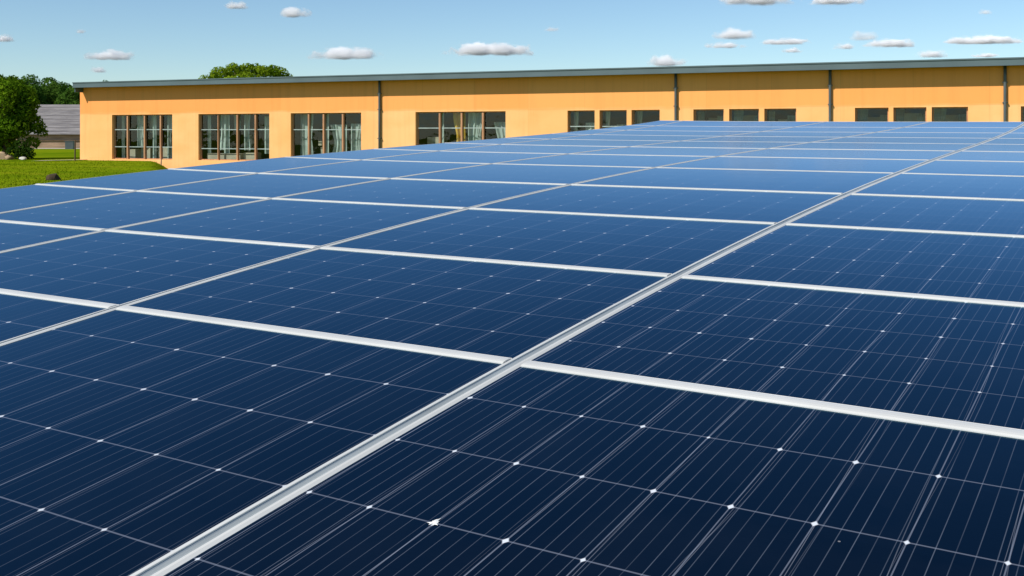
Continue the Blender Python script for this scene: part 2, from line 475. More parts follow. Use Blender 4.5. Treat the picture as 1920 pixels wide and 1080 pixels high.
def panel(ci, ri):
    """ci: column between lines ci (left) and ci-1 (right); ri: row index, 0 nearest"""
    v0, v1 = VEDGE[ri] + 0.0008, VEDGE[ri + 1] - 0.0008
    def ul(v): return colu(ci, v) + GROS.get(ci, 0.0)
    def ur(v): return colu(ci - 1, v) - GROS.get(ci - 1, 0.0)
    lipl = LIPS.get(ci, 0.004)
    lipr = LIPS.get(ci - 1, 0.012)
    top_ = 0.0055 if ri < 4 else (0.0035 if ri < 7 else 0.002)
    cu = (ul((v0 + v1) / 2) + ur((v0 + v1) / 2)) / 2
    loc = at(cu, (v0 + v1) / 2, -0.03)
    rowname = ['nearest', 'second', 'third', 'fourth', 'fifth', 'sixth', 'seventh', 'eighth', 'ninth', 'tenth', 'eleventh', 'farthest'][ri]
    colname = {1: 'directly right of the wide grey rail', 2: 'directly left of the wide grey rail', 3: 'second column left of the wide grey rail',
               4: 'third column left of the wide grey rail', 5: 'outermost left column by the lawn'}[ci]
    root = empty('solar_panel', loc, 'dark blue solar panel in the %s row, %s' % (rowname, colname), 'solar panel', 'solar panels of the array')
    # glass
    NU, NV = 6, 5
    nu, nv = CELLS_U[ci], 5
    g0, g1 = v0 + BAR_B - 0.002, v1 - BAR_A + 0.002
    mb = MB()
    def gp(i, j):
        v = g0 + (g1 - g0) * j / NV
        a, b = ul(v) + lipl - 0.002, ur(v) - lipr + 0.002
        u = a + (b - a) * i / NU
        U, V = i / NU * nu, j / NV * nv
        if ri == 0: V = 4 + (v - 0.868) / 0.262
        if ci == 1: U = (u - colu(ci, v) - 0.034) / 0.1422
        return at(u, v, 0.0), (U, V)
    for i in range(NU):
        for j in range(NV):
            q = [gp(i, j), gp(i + 1, j), gp(i + 1, j + 1), gp(i, j + 1)]
            mb.quad(q[0][0], q[1][0], q[2][0], q[3][0], [k[1] for k in q])
    g = mb.build('glass', M_GLASS, root, True)
    g['busbar'] = BUS[ci]
    # frame: two long bars and two side lips, in one mesh
    fb = MB()
    def bar_v(va, vb, top, name=None):
        # runs along u between side lips; rounded top profile
        rings = []
        vm = (va + vb) / 2
        for k in range(NU + 1):
            a, b = ul(vm) + lipl, ur(vm) - lipr
            u = a + (b - a) * k / NU
            ring = [at(u, va, -0.035), at(u, va, top * 0.45), at(u, va + (vb - va) * 0.16, top * 0.86), at(u, va + (vb - va) * 0.38, top),
                    at(u, va + (vb - va) * 0.75, top * 0.93), at(u, vb, top * 0.55), at(u, vb, -0.035)]
            rings.append(ring)
        fb.sweep(rings)
    bar_v(v0, v0 + BAR_B, top_ * 0.5)
    bar_v(v1 - BAR_A, v1, top_)
    def bar_u(side):
        rings = []
        for k in range(7):
            v = v0 + (v1 - v0) * k / 6
            a = ul(v) if side == 0 else ur(v) - lipr
            w = lipl if side == 0 else lipr
            t = max(0.0032, top_ * 0.75) if not (side == 0 and ci == 5) else 0.001
            # the lip slopes gently down onto the glass
            hs = (t - 0.0006, t, t * 0.92, 0.0006) if side == 0 else (0.0006, t * 0.92, t, t - 0.0006)
            xs_ = (0.0, 0.12, 0.5, 1.0) if side == 0 else (0.0, 0.5, 0.88, 1.0)
            rings.append([at(a, v, -0.035)] + [at(a + w * q, v, h_) for q, h_ in zip(xs_, hs)] + [at(a + w, v, -0.035)])
        fb.sweep(rings)
    bar_u(0); bar_u(1)
    fb.build('frame', M_FRAME, root)
    return root

def on_screen(p, pad=420):
    if p.y < 0.2: return False
    x = CX + F * p.x / p.y; y = HY - F * (p.z - EYE) / p.y
    return -pad < x < 1920 + pad and -pad < y < 1080 + pad
for ri in range(12):
    for ci in range(1, 6):
        ok = False
        for a in range(7):
            for b in range(7):
                v = VEDGE[ri] + (VEDGE[ri + 1] - VEDGE[ri]) * b / 6
                u = colu(ci, v) + (colu(ci - 1, v) - colu(ci, v)) * a / 6
                ok = ok or on_screen(usurf(u, v))
        if ok: panel(ci, ri)

RAILN = {1: 'long grey channel rail running from the bottom edge to the far right corner', 2: 'second grey rail from the right, crossing the middle of the array',
         3: 'third grey rail from the right, fading out among the far panels', 4: 'leftmost grey rail, next to the outer column beside the lawn'}
for i in (1, 2, 3, 4):
    mb = MB()
    rings = []
    n = 40
    deep = 1.0 if i == 1 else 0.35
    for k in range(n + 1):
        v = VEDGE[0] + (VEDGE[-1] - VEDGE[0]) * k / n
        c = colu(i, v)
        w = GROS[i] - 0.0005
        prof = [(-w, -0.05), (-w, 0.001), (-w * 0.8, -0.0012), (-w * 0.35, -0.0034), (w * 0.1, -0.0042), (w * 0.5, -0.0030), (w * 0.86, -0.0006), (w, 0.001), (w, -0.05)]
        rings.append([at(c + a, v, b * deep if b > -0.02 else b) for a, b in prof])
    mb.sweep(rings)
    o = mb.build('mounting_rail', M_RAIL, None, False)
    tag(o, RAILN[i], 'rail', 'grey rails between the panel columns')

# sparkle at a cell corner of the nearest right panel, modelled as a white star
mb = MB()
rs = random.Random(4)
n = 26
ring = []
for k in range(n):
    a = 2 * math.pi * k / n
    rr = (0.0055 + 0.006 * rs.random() ** 2) * (1.25 if k % 3 == 0 else 0.9)
    ring.append(at(0.318 + colu(1, 0.346) + rr * math.cos(a), 0.346 + rr * 1.25 * math.sin(a), 0.0009))
mid = at(0.318 + colu(1, 0.346), 0.346, 0.0025)
for k in range(n): mb.tri(mid, ring[k], ring[(k + 1) % n])
tag(mb.build('glint_star', simple('glint_white', (0.72, 0.72, 0.68, 1), 0.8)), 'small white star shaped glint painted on the nearest panel right of the wide grey rail', 'painted glint')

# steel rack below (posts and beams), seen only from the side
rk = empty('mounting_rack', (usurf(-2, 6) * 1).to_2d().to_3d(), 'galvanised steel rack of posts and beams carrying the solar array', 'rack')
for ri in (1, 3, 5, 7, 9, 11):
    v = (VEDGE[ri] + VEDGE[ri + 1]) / 2
    ua, ub = colu(5, v) + 0.12, colu(0, v) - 0.1
    pts = [at(ua + (ub - ua) * k / 8, v, -0.10) for k in range(9)]
    rings = [[p + Vector((0, a, b)) for a, b in ((-0.03, -0.03), (0.03, -0.03), (0.03, 0.03), (-0.03, 0.03))] for p in pts]
    bm_ = MB(); bm_.sweep(rings); bm_.build('beam', M_STEEL, rk)
    for k in (0, 3, 5, 8):
        p = pts[k]
        z0 = ground_z(p.x, p.y) - 0.2
        pm = MB(); pm.box((p.x - 0.04, p.y - 0.04, z0), (0.08, 0, 0), (0, 0.08, 0), (0, 0, p.z - 0.035 - z0)); pm.build('post', M_STEEL, rk)

# ---------------------------------------------------------------- the hall
BX0, BY0 = (150 - CX) / F * 66.3, 66.3
BW = Vector((0.915, -0.4034, 0)).normalized()
BN = Vector((-BW.y, BW.x, 0)) * -1                # points to the camera side
if BN.y > 0: BN = -BN
def bt(px, off=0.0):
    """distance along the wall at which pixel column px meets the wall plane moved OFF towards the viewer"""
    k = (px - CX) / F
    ox, oy = BX0 + BN.x * off, BY0 + BN.y * off
    return (k * oy - ox) / (BW.x - k * BW.y)
def bp(t, off=0.0, z=0.0):
    return Vector((BX0, BY0, 0)) + BW * t + BN * off + Vector((0, 0, z))
def bz(px, py, off=0.0):
    return EYE + (HY - py) / F * bp(bt(px, off), off).y
T_END = bt(1920) + 16.0
EAVE = 4.62
BASE = -0.95
hall = empty('hall_building', bp(0, 0, 0), 'long single storey orange hall with slate grey roof edge behind the solar array', 'building')
LOCAL = Matrix(((BW.x, -BN.x, 0, BX0), (BW.y, -BN.y, 0, BY0), (0, 0, 1, 0), (0, 0, 0, 1)))
hall.matrix_world = LOCAL
bpy.context.view_layer.update()
# everything of the hall is modelled in its own axes: x along the wall, y into the building, z up
class LB(MB):
    def build(self, name, mat, parent=None, smooth=False):
        o = MB.build(self, name, mat, None, smooth)
        o.parent = parent
        return o
def B(m, x0, x1, y0, y1, z0, z1):
    m.box((x0, y0, z0), (x1 - x0, 0, 0), (0, y1 - y0, 0), (0, 0, z1 - z0))

WT = 2.86                                           # lintel height
groups = [  # x0, x1, sill, mullions, transoms, pier windows?
    (210, 323, 0.10, (237, 269, 299), (243, 275.5)),
    (372, 505, 0.10, (407, 443, 477), (243, 279)),
    (545, 677, 0.10, (577, 605, 641), (243,)),
    (779, 948, 0.10, (823, 864, 904), (240,)),
]
singles = [(1064, 1115), (1124, 1175), (1184, 1237), (1300, 1357), (1367, 1423), (1433, 1493), (1603, 1666), (1675, 1737), (1747, 1815), (1914, 1990), (2000, 2080)]
opens = []
for x0, x1, sill, mul, tr in groups: opens.append((bt(x0), bt(x1), sill, WT))
for x0, x1 in singles: opens.append((bt(x0), bt(x1), 0.62, WT))
# wall with real openings
wallm = LB()
xs = sorted({0.0, T_END} | {o[0] for o in opens} | {o[1] for o in opens})
zs = sorted({BASE, EAVE + 0.05} | {o[2] for o in opens} | {o[3] for o in opens})
TH = 0.34
def is_open(x, z): return any(a < x < b and c < z < d for a, b, c, d in opens)
for i in range(len(xs) - 1):
    for j in range(len(zs) - 1):
        x0, x1, z0, z1 = xs[i], xs[i + 1], zs[j], zs[j + 1]
        if is_open((x0 + x1) / 2, (z0 + z1) / 2): continue
        wallm.quad((x0, 0, z0), (x1, 0, z0), (x1, 0, z1), (x0, 0, z1))
        wallm.quad((x1, TH, z0), (x0, TH, z0), (x0, TH, z1), (x1, TH, z1))
for a, b, c, d in opens:
    wallm.quad((a, 0, c), (a, 0, d), (a, TH, d), (a, TH, c))
    wallm.quad((b, 0, d), (b, 0, c), (b, TH, c), (b, TH, d))
    wallm.quad((a, 0, d), (b, 0, d), (b, TH, d), (a, TH, d))
    wallm.quad((b, 0, c), (a, 0, c), (a, TH, c), (b, TH, c))
DEPTH = 14.0
wallm.quad((0, 0, BASE), (0, 0, EAVE + 0.05), (0, DEPTH, EAVE - 0.25), (0, DEPTH, BASE))
wallm.quad((T_END, 0, EAVE + 0.05), (T_END, 0, BASE), (T_END, DEPTH, BASE), (T_END, DEPTH, EAVE - 0.25))
wallm.quad((T_END, DEPTH, BASE), (0, DEPTH, BASE), (0, DEPTH, EAVE - 0.25), (T_END, DEPTH, EAVE - 0.25))
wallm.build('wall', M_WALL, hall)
# room
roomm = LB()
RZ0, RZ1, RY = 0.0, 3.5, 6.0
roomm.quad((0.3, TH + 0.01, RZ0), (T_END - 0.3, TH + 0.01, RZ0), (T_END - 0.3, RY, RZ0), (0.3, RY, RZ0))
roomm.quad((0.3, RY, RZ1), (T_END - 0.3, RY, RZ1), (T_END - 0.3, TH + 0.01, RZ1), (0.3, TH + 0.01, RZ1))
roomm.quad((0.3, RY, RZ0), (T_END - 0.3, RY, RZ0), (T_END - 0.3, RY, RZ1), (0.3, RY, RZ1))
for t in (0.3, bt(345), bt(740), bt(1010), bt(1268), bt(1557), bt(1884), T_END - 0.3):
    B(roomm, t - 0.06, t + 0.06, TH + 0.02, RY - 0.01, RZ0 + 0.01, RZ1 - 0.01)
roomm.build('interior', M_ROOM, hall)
# roof, fascia, soffit
OH = 0.78
LEFT = -bt(137, OH)
rf = LB()
rf.quad((-LEFT, -OH + 0.10, EAVE + 0.27), (T_END + 0.5, -OH + 0.10, EAVE + 0.27), (T_END + 0.5, DEPTH + 0.5, EAVE + 0.0), (-LEFT, DEPTH + 0.5, EAVE + 0.0))
B(rf, -LEFT, T_END + 0.5, DEPTH + 0.42, DEPTH + 0.5, EAVE - 0.35, EAVE - 0.005)
B(rf, -LEFT, -LEFT + 0.06, -OH + 0.12, DEPTH + 0.4, EAVE - 0.32, EAVE + 0.01)
rf.build('roof', M_FASCIA, hall)
fc = LB()
B(fc, -LEFT - 0.03, T_END + 0.55, -OH, -OH + 0.09, EAVE - 0.035, EAVE + 0.265)
B(fc, -LEFT - 0.04, T_END + 0.56, -OH - 0.035, -OH - 0.002, EAVE + 0.235, EAVE + 0.295)
B(fc, -LEFT - 0.035, T_END + 0.555, -OH - 0.02, -OH - 0.002, EAVE - 0.045, EAVE + 0.005)
fc.build('fascia', M_FASCIA, hall)
sf = LB()
B(sf, -LEFT + 0.07, T_END + 0.4, -OH + 0.092, -0.004, EAVE - 0.01, EAVE + 0.03)
sf.build('soffit', M_SOFFIT, hall)
# drainpipes with hopper and brackets
for px in (711.5, 1267, 1556.5, 1884.5):
    t = bt(px, 0.1)
    m = LB()
    m.tube([(t, -0.10, EAVE - 0.012), (t, -0.10, EAVE - 0.5), (t, -0.10, 2.4), (t, -0.10, BASE + 0.1)], 0.068, 10)
    for z in (EAVE - 0.75, 3.0, 1.4):
        B(m, t - 0.10, t + 0.10, -0.16, -0.003, z, z + 0.05)
    m.build('drainpipe', M_PIPE, hall, True)

def curtain(m, x0, x1, z0, z1, y, amp=0.05, waist=0.0, side=0, cut=0.0):
    n = max(10, int((x1 - x0) / 0.035))
    ph = rnd.random() * 6
    rows = 8
    pts = []
    for j in range(rows + 1):
        z = z0 + (z1 - z0) * j / rows
        k = 1 - waist * math.exp(-((z - z0 - 0.45 * (z1 - z0)) / 0.7) ** 2)
        row = []
        for i in range(n + 1):
            s = i / n
            xx = x0 + (x1 - x0) * s
            if side < 0: xx = x0 + (xx - x0) * k
            elif side > 0: xx = x1 - (x1 - xx) * k
            row.append((xx, y + amp * math.sin(s * n * 0.55 + ph + 0.5 * math.sin(z)) + 0.4 * amp * math.sin(s * n * 1.3 + ph * 2), z))
        pts.append(row)
    for j in range(rows):
        for i in range(n):
            m.quad(pts[j][i], pts[j][i + 1], pts[j + 1][i + 1], pts[j + 1][i])

def make_window(a, b, c, d, mulls, trans, style, label=None):
    fw, fd = 0.055, 0.07
    y0 = 0.17
    f = LB()
    B(f, a + 0.002, a + fw * 1.6, y0, y0 + fd, c + 0.002, d - 0.002)
    B(f, b - fw, b - 0.002, y0, y0 + fd, c + 0.002, d - 0.002)
    B(f, a + fw * 1.6, b - fw, y0, y0 + fd, d - fw, d - 0.002)
    B(f, a + fw * 1.6, b - fw, y0, y0 + fd, c + 0.002, c + fw)
    for k, mx in enumerate(mulls):
        w = 0.05 if (style != 1 or k) else 0.028
        B(f, mx - w, mx + w, y0 - 0.10, y0 + fd + 0.003, c + fw, d - fw)
    w_ = f.build('window', M_WOOD, hall)
    if label: w_['label'] = label
    if trans:
        for z in trans:
            tm = LB()
            B(tm, a + fw * 1.6 + 0.001, b - fw - 0.001, y0 - 0.012, y0 + 0.012, z - 0.025, z + 0.025)
            tm.build('transom', M_TRANSOM, w_)
    p = LB()
    p.quad((a + 0.03, y0 + 0.035, c + 0.03), (b - 0.03, y0 + 0.035, c + 0.03), (b - 0.03, y0 + 0.035, d - 0.03), (a + 0.03, y0 + 0.035, d - 0.03))
    p.build('pane', M_PANE, w_)
    return w_

def kit(w_, lst):
    """curtains, furniture and added blinds seen through the panes"""
    for it in lst:
        m = LB()
        if it[0] == 'b':
            B(m, *it[1:])
            m.build('cupboard', M_FURN, w_)
        else:
            curtain(m, *it[1:])
            m.build('curtain', {'y': M_YELLOW, 'd': M_REFL_BLIND, 'c': M_CURT}[it[0]], w_, True)

for gi, (x0, x1, sill, mul, tr) in enumerate(groups):
    a, b = bt(x0), bt(x1)
    xm = (x0 + x1) / 2
    ms = [bt(q, 0.0) for q in mul]
    zs_ = [bz(xm, q) for q in tr]
    w_ = make_window(a, b, sill, WT, ms, zs_, gi)
    Lx = lambda q: bt(q)
    if gi == 0:
        kit(w_, [('c', Lx(214), Lx(219), 0.1, 3.0, 0.62), ('c', Lx(240), Lx(258), 0.9, 3.0, 0.72, 0.05, 0.3, -1), ('c', Lx(254), Lx(264), 1.7, 3.0, 1.3),
                 ('c', Lx(271), Lx(279), 0.1, 3.0, 0.66), ('c', Lx(300), Lx(309), 0.1, 3.0, 0.66, 0.05, 0.3, -1),
                 ('b', Lx(213), Lx(236), 0.8, 1.4, 0.05, 0.70), ('b', Lx(245), Lx(262), 0.9, 1.5, 0.05, 0.78), ('b', Lx(278), Lx(297), 0.8, 1.4, 0.05, 0.85), ('b', Lx(304), Lx(322), 1.0, 1.6, 0.05, 0.6)])
    elif gi == 1:
        kit(w_, [('c', Lx(376), Lx(382), 0.1, 3.0, 0.62), ('c', Lx(392), Lx(404), 0.7, 3.0, 0.8, 0.05, 0.4, 1), ('c', Lx(408), Lx(417), 0.1, 3.0, 0.62),
                 ('c', Lx(420), Lx(432), 1.9, 3.0, 0.9), ('c', Lx(445), Lx(456), 0.7, 3.0, 0.66, 0.06, 0.2, -1), ('c', Lx(480), Lx(499), 0.5, 2.7, 0.75, 0.06, 0.35, -1),
                 ('b', Lx(378), Lx(440), 0.5, 1.0, 0.05, 0.50), ('b', Lx(447), Lx(470), 0.5, 1.0, 0.05, 0.55), ('b', Lx(418), Lx(432), 2.0, 2.6, 0.9, 1.6)])
    elif gi == 2:
        kit(w_, [('c', Lx(550), Lx(574), 0.3, 2.95, 0.66, 0.05, 0.12, -1), ('c', Lx(594), Lx(603), 0.3, 3.0, 0.7), ('c', Lx(607), Lx(638), 0.3, 2.2, 0.70, 0.06, 0.25, 1),
                 ('c', Lx(644), Lx(674), 0.3, 2.25, 0.70, 0.06, 0.25, -1), ('b', Lx(580), Lx(600), 0.9, 1.5, 1.0, 1.25), ('b', Lx(578), Lx(588), 1.2, 1.7, 0.05, 0.9)])
    else:
        kit(w_, [('y', Lx(836), Lx(861), 0.3, 2.9, 0.75, 0.06, 0.3, 1), ('c', Lx(868), Lx(900), 0.3, 2.95, 0.66, 0.06, 0.25, -1), ('c', Lx(815), Lx(822), 0.3, 3.0, 0.7),
                 ('c', Lx(914), Lx(944), 0.3, 2.3, 0.8, 0.06, 0.3, 1), ('b', Lx(783), Lx(812), 1.1, 1.7, 0.05, 1.5)])
for si, (x0, x1) in enumerate(singles):
    a, b = bt(x0), bt(x1)
    tr = [bz((x0 + x1) / 2, 237)] if si < 2 else []
    w_ = make_window(a, b, 0.62, WT, [], tr, 9)
    if si < 3:
        w = b - a
        kit(w_, [('c', a + 0.08, a + 0.25 * w, 0.6, 3.0, 0.7, 0.05, 0.3, -1), ('c', a + 0.45 * w, b - 0.06, 0.6, 2.25 - 0.1 * si, 0.9, 0.06)])
    else:  # dark blinds added here in place of reflections in the panes
        w = b - a
        q = rnd.random()
        kit(w_, [('d', a + 0.07, a + (0.25 + 0.3 * q) * w, 1.2, 2.75 + 0.2 * q, 0.75, 0.04, 0.2, -1), ('d', a + (0.62 + 0.2 * q) * w, b - 0.06, 1.2, 2.55, 0.9, 0.04),
                 ('b', a + 0.25 * w, b - 0.2 * w, 1.6, 2.2, 0.05, 2.35 + 0.35 * rnd.random())])

# ---------------------------------------------------------------- trees
def leaf_cards(m, c, r, n, s, squash=0.8):
    for _ in range(n):
        d = Vector((rnd.gauss(0, 1), rnd.gauss(0, 1), rnd.gauss(0, 1))).normalized()
        rad = 0.55 + 0.5 * rnd.random() ** 0.7
        p = Vector(c) + Vector((d.x * r, d.y * r, d.z * r * squash)) * rad
        nrm = (d + Vector((rnd.gauss(0, .6), rnd.gauss(0, .6), rnd.gauss(0, .6)))).normalized()
        t = nrm.cross(Vector((rnd.gauss(0, 1), rnd.gauss(0, 1), rnd.gauss(0, 1)))).normalized()
        q = nrm.cross(t)
        l = s * (0.6 + 0.8 * rnd.random())
        m.quad(p - t * l, p - q * l * 0.45 + nrm * l * .1, p + t * l, p + q * l * 0.45 + nrm * l * .1)

def tree(name, base, clumps, trunk_h, trunk_r, leafm, leaf_s, per, label, group=None, cat='tree'):
    root = empty(name, base, label, cat, group)
    b = Vector(base)
    tm = MB()
    top = Vector((0, 0, 0))
    for c, r in clumps: top += Vector(c)
    top = top / len(clumps)
    tm.tube([b + Vector((0, 0, -0.3)), b + Vector((0.03, 0, 0.4)), b + Vector((0.08, 0.05, trunk_h)), b + Vector((top.x * .6, top.y * .6, top.z))],
            [trunk_r * 1.35, trunk_r, trunk_r * 0.8, trunk_r * 0.35], 10)
    for c, r in clumps[::2]:
        s = b + Vector((0.08, 0.05, trunk_h)) * (0.7 + 0.3 * rnd.random())
        e = b + Vector(c)
        mid = (s + e) / 2 + Vector((0, 0, 0.12 * r))
        tm.tube([s, mid, e], [trunk_r * 0.42, trunk_r * 0.25, trunk_r * 0.08], 6)
    tm.build('trunk', M_BARK, root, True)
    cm = MB()
    for c, r in clumps:
        leaf_cards(cm, b + Vector(c), r, int(per * r * r), leaf_s)
    cm.build('crown', leafm, root)
    return root

def crown_fill(w, h, z0, n, rmin, rmax, depth=0.8, seed=1, flat=1.0):
    """clump centres filling a dome w wide and h tall that starts z0 above the base"""
    rr = random.Random(seed)
    out = []
    k = 0
    while len(out) < n and k < 4000:
        k += 1
        x, y, z = rr.uniform(-1, 1), rr.uniform(-1, 1), rr.uniform(-1, 1)
        q = abs(x) ** 2 + y * y + abs(z) ** (2 / flat)
        if q > 1 or q < 0.25: continue
        r = rr.uniform(rmin, rmax)
        sx = w / 2 - r * 0.8; sz = h / 2 - r * 0.7
        out.append(((x * sx, y * sx * depth, z0 + h / 2 + z * sz), r))
    return out

# the big bright tree at the left edge
b = px_ground(8, 69)
tree('broadleaf_tree', (b.x, b.y, 0), crown_fill(4.8, 5.3, 0.5, 40, 0.6, 1.0, seed=3) + [((2.15, 0, 2.1), 0.55), ((2.45, 0.2, 1.75), 0.36), ((1.75, 0, 3.3), 0.5), ((1.2, 0, 4.5), 0.5), ((-0.6, 0, 5.3), 0.55), ((0.5, 0.1, 5.2), 0.42), ((-1.9, 0, 4.6), 0.55), ((1.9, 0, 1.1), 0.5)], 1.2, 0.2, M_LEAF_A, 0.13, 640,
     'large bright green tree beside the lawn, left of the orange hall')
tree_bush = px_ground(36, 67.5)
tree('low_bush', (tree_bush.x, tree_bush.y, 0), [((-0.4, 0, 0.45), 0.5), ((0.15, 0.1, 0.5), 0.55), ((0.6, 0, 0.42), 0.45), ((0.0, 0.3, 0.9), 0.5)], 0.2, 0.05, M_LEAF_D, 0.10, 900,
     'low dark green bush under the large tree on the left', None, 'bush')
# trees farther back on the left
for px, Y, top, w, lab, sd in ((2, 132, 146, 6.6, 'dark green tree farthest left behind the large bright tree', 11), (48, 140, 134, 7.2, 'tallest dark tree above the ridge of the grey roofed barn', 12),
                               (105, 146, 144, 7.4, 'rounded dark tree above the right part of the barn roof', 13), (138, 138, 160, 5.4, 'smaller dark tree between the barn and the hall corner', 14)):
    c = px_ground(px, Y)
    h = EYE + (HY - top) / F * Y
    tree('broadleaf_tree', (c.x, c.y, 0), crown_fill(w, h - 1.2, 1.2, 40, 0.9, 1.5, seed=sd, flat=0.75), 2.4, 0.25, M_LEAF_B, 0.20, 300, lab, 'dark trees behind the barn')
# hedge line peeking over the left roof corner
c = px_ground(195, 150); h = EYE + (HY - 148.5) / F * 150
tree('broadleaf_tree', (c.x, c.y, 0), crown_fill(9.5, h - 1.5, 1.5, 30, 0.8, 1.3, seed=21, flat=0.6), 2.4, 0.25, M_LEAF_B, 0.20, 200, 'wide dark tree barely showing over the left end of the hall roof', 'dark trees behind the barn')
# tree behind the hall
c = px_ground(470, 104); h = EYE + (HY - 117) / F * 104
tree('broadleaf_tree', (c.x, c.y, 0), crown_fill(8.0, h - 2.6, 2.0, 40, 0.7, 1.1, seed=33, flat=0.6) +
     [((-4.25 + 8.5 * k / 13, rnd.uniform(-.8, .8), h - 0.75 - 1.55 * abs((k - 6.3) / 7) ** 2.6 + rnd.uniform(-.12, .12)), rnd.uniform(0.62, 0.85)) for k in range(14)] +
     [((-4.4 + 8.8 * k / 9, rnd.uniform(-1, 1), h - 2.5 + rnd.uniform(-.3, .3)), rnd.uniform(0.8, 1.0)) for k in range(10)], 3.0, 0.35, M_LEAF_C, 0.17, 420,
     'yellow green rounded tree top rising behind the hall roof')

# ---------------------------------------------------------------- the barn at the far left
def shingle():
    m = NT('weathered_grey_roofing')
    p = m.coord('Object')
    sep = m.new('ShaderNodeSeparateXYZ'); m.l.new(p, sep.inputs[0])
    f = m.noise(m.scaled(p, (0.35, 1.0, 4.0)), 1.2, 5, 0.65)
    c = m.ramp(f, [(0.3, (0.11, 0.10, 0.102, 1)), (0.5, (0.185, 0.172, 0.17, 1)), (0.72, (0.29, 0.27, 0.262, 1))])
    lines = m.math('LESS_THAN', m.math('FRACT', m.math('ADD', m.math('MULTIPLY', sep.outputs[2], 2.1), m.math('MULTIPLY', f, 0.12))), 0.16)
    c = m.mix(m.math('MULTIPLY', lines, 0.55), c, (0.07, 0.065, 0.07, 1))
    m.l.new(c, m.bsdf.inputs['Base Color'])
    m.bsdf.inputs['Roughness'].default_value = 0.85
    return m.m
M_SHING = shingle()
M_BRICK = simple('brown_boarding', (0.30, 0.20, 0.14, 1), 0.9, 0, 0.35, 1.2, 0.2, (0.4, 1, 3))
bY = 121.0
bx0, bx1 = px_ground(30, bY).x, px_ground(175, bY).x
barn = empty('barn', ((bx0 + bx1) / 2, bY, 0), 'low barn with weathered grey roof and brown wall, left of the orange hall', 'barn')
eave = EYE + (HY - 249) / F * bY
ridge = EYE + (HY - 196) / F * (bY + 5)
m = MB(); m.box((bx0, bY, -0.2), (bx1 - bx0, 0, 0), (0, 10, 0), (0, 0, eave + 0.2)); m.build('wall', M_BRICK, barn)
m = MB()
a0, a1 = bx0 - 0.4, bx1 + 0.4
for (y0, z0, y1, z1) in ((bY - 0.5, eave - 0.18, bY + 5, ridge), (bY + 10.5, eave - 0.18, bY + 5, ridge)):
    n = 10
    for k in range(n):                     # lapped courses
        s0, s1 = k / n, (k + 1) / n
        ya, yb = y0 + (y1 - y0) * s0, y0 + (y1 - y0) * s1
        za, zb = z0 + (z1 - z0) * s0, z0 + (z1 - z0) * s1
        m.quad((a0, ya, za + 0.05), (a1, ya, za + 0.05), (a1, yb, zb), (a0, yb, zb))
        m.quad((a0, ya, za - 0.02), (a1, ya, za - 0.02), (a1, ya, za + 0.05), (a0, ya, za + 0.05))
m.tri((a0, bY - 0.5, eave - 0.2), (a0, bY + 10.5, eave - 0.2), (a0, bY + 5, ridge - 0.02))
m.tri((a1, bY - 0.5, eave - 0.2), (a1, bY + 5, ridge - 0.02), (a1, bY + 10.5, eave - 0.2))
m.build('roof', M_SHING, barn)
m = MB(); m.box((bx0 - 0.1, bY - 0.12, eave - 0.95), (bx1 - bx0 + 0.2, 0, 0), (0, 0.11, 0), (0, 0, 0.12)); m.build('plank', M_BARK, barn)

# paths
m = MB()
for k in range(12):
    xa = px_ground(40 + k * 12, 117.5).x; xb = px_ground(40 + (k + 1) * 12, 117.5).x
    m.quad((xa, 112.5, 0.03), (xb, 112.5, 0.03), (xb, 119.5, 0.03), (xa, 119.5, 0.03))
tag(m.build('path', M_GRAVEL), 'pale gravel strip in front of the barn', None, None, 'structure')
m = MB()
for k in range(10):
    t0, t1 = k / 10, (k + 1) / 10
    def pp(t): return Vector((px_ground(66, 63.5).x + (BX0 + 0.6 - px_ground(66, 63.5).x) * t, 63.5 + (66.6 - 63.5) * t, 0.035))
    a, b_ = pp(t0), pp(t1)
    w0, w1 = 0.5, 0.9
    m.quad(a + Vector((0, -w0, 0)), b_ + Vector((0, -w0, 0)), b_ + Vector((0, w1, 0)), a + Vector((0, w1, 0)))
tag(m.build('path', M_GRAVEL), 'narrow pale path from the large tree to the hall corner', None, None, 'structure')

# small things on the lawn
def rock(name, loc, size, mat, label, group=None, seed=1, cat='rock'):
    rr = random.Random(seed)
    bm = bmesh.new()
    bmesh.ops.create_icosphere(bm, subdivisions=3, radius=1.0)
    offs = [(Vector((rr.gauss(0, 1), rr.gauss(0, 1), rr.gauss(0, 1))).normalized(), rr.uniform(0.6, 0.95)) for _ in range(9)]
    for v in bm.verts:
        for d, k in offs:
            q = v.co.dot(d)
            if q > k: v.co -= d * (q - k)
        v.co = Vector((v.co.x * size[0], v.co.y * size[1], v.co.z * size[2]))
    me = bpy.data.meshes.new(name); bm.to_mesh(me); bm.free()
    me.materials.append(mat)
    o = bpy.data.objects.new(name, me); COL.objects.link(o)
    o.location = loc
    return tag(o, label, cat, group)
c = px_ground(101, 37.5)
rock('earth_mound', (c.x, c.y, ground_z(c.x, c.y) + 0.05), (0.30, 0.25, 0.24), M_SOIL, 'small dark earth mound on the lawn just beyond the left array edge', None, 5, 'mound')
for px, Y, s, mt, lab, sd in ((4, 68.0, (0.55, 0.4, 0.42), M_STONE, 'larger brown boulder at the left edge below the big tree', 1), (17, 67.2, (0.30, 0.3, 0.22), M_STONE, 'smaller brown boulder beside the larger one below the big tree', 2),
                              (43, 66.2, (0.24, 0.2, 0.12), M_STONE2, 'flat pale boulder in front of the low dark bush', 3)):
    c = px_ground(px, Y)
    rock('boulder', (c.x, c.y, 0.10), s, mt, lab, 'boulders below the big tree', sd)
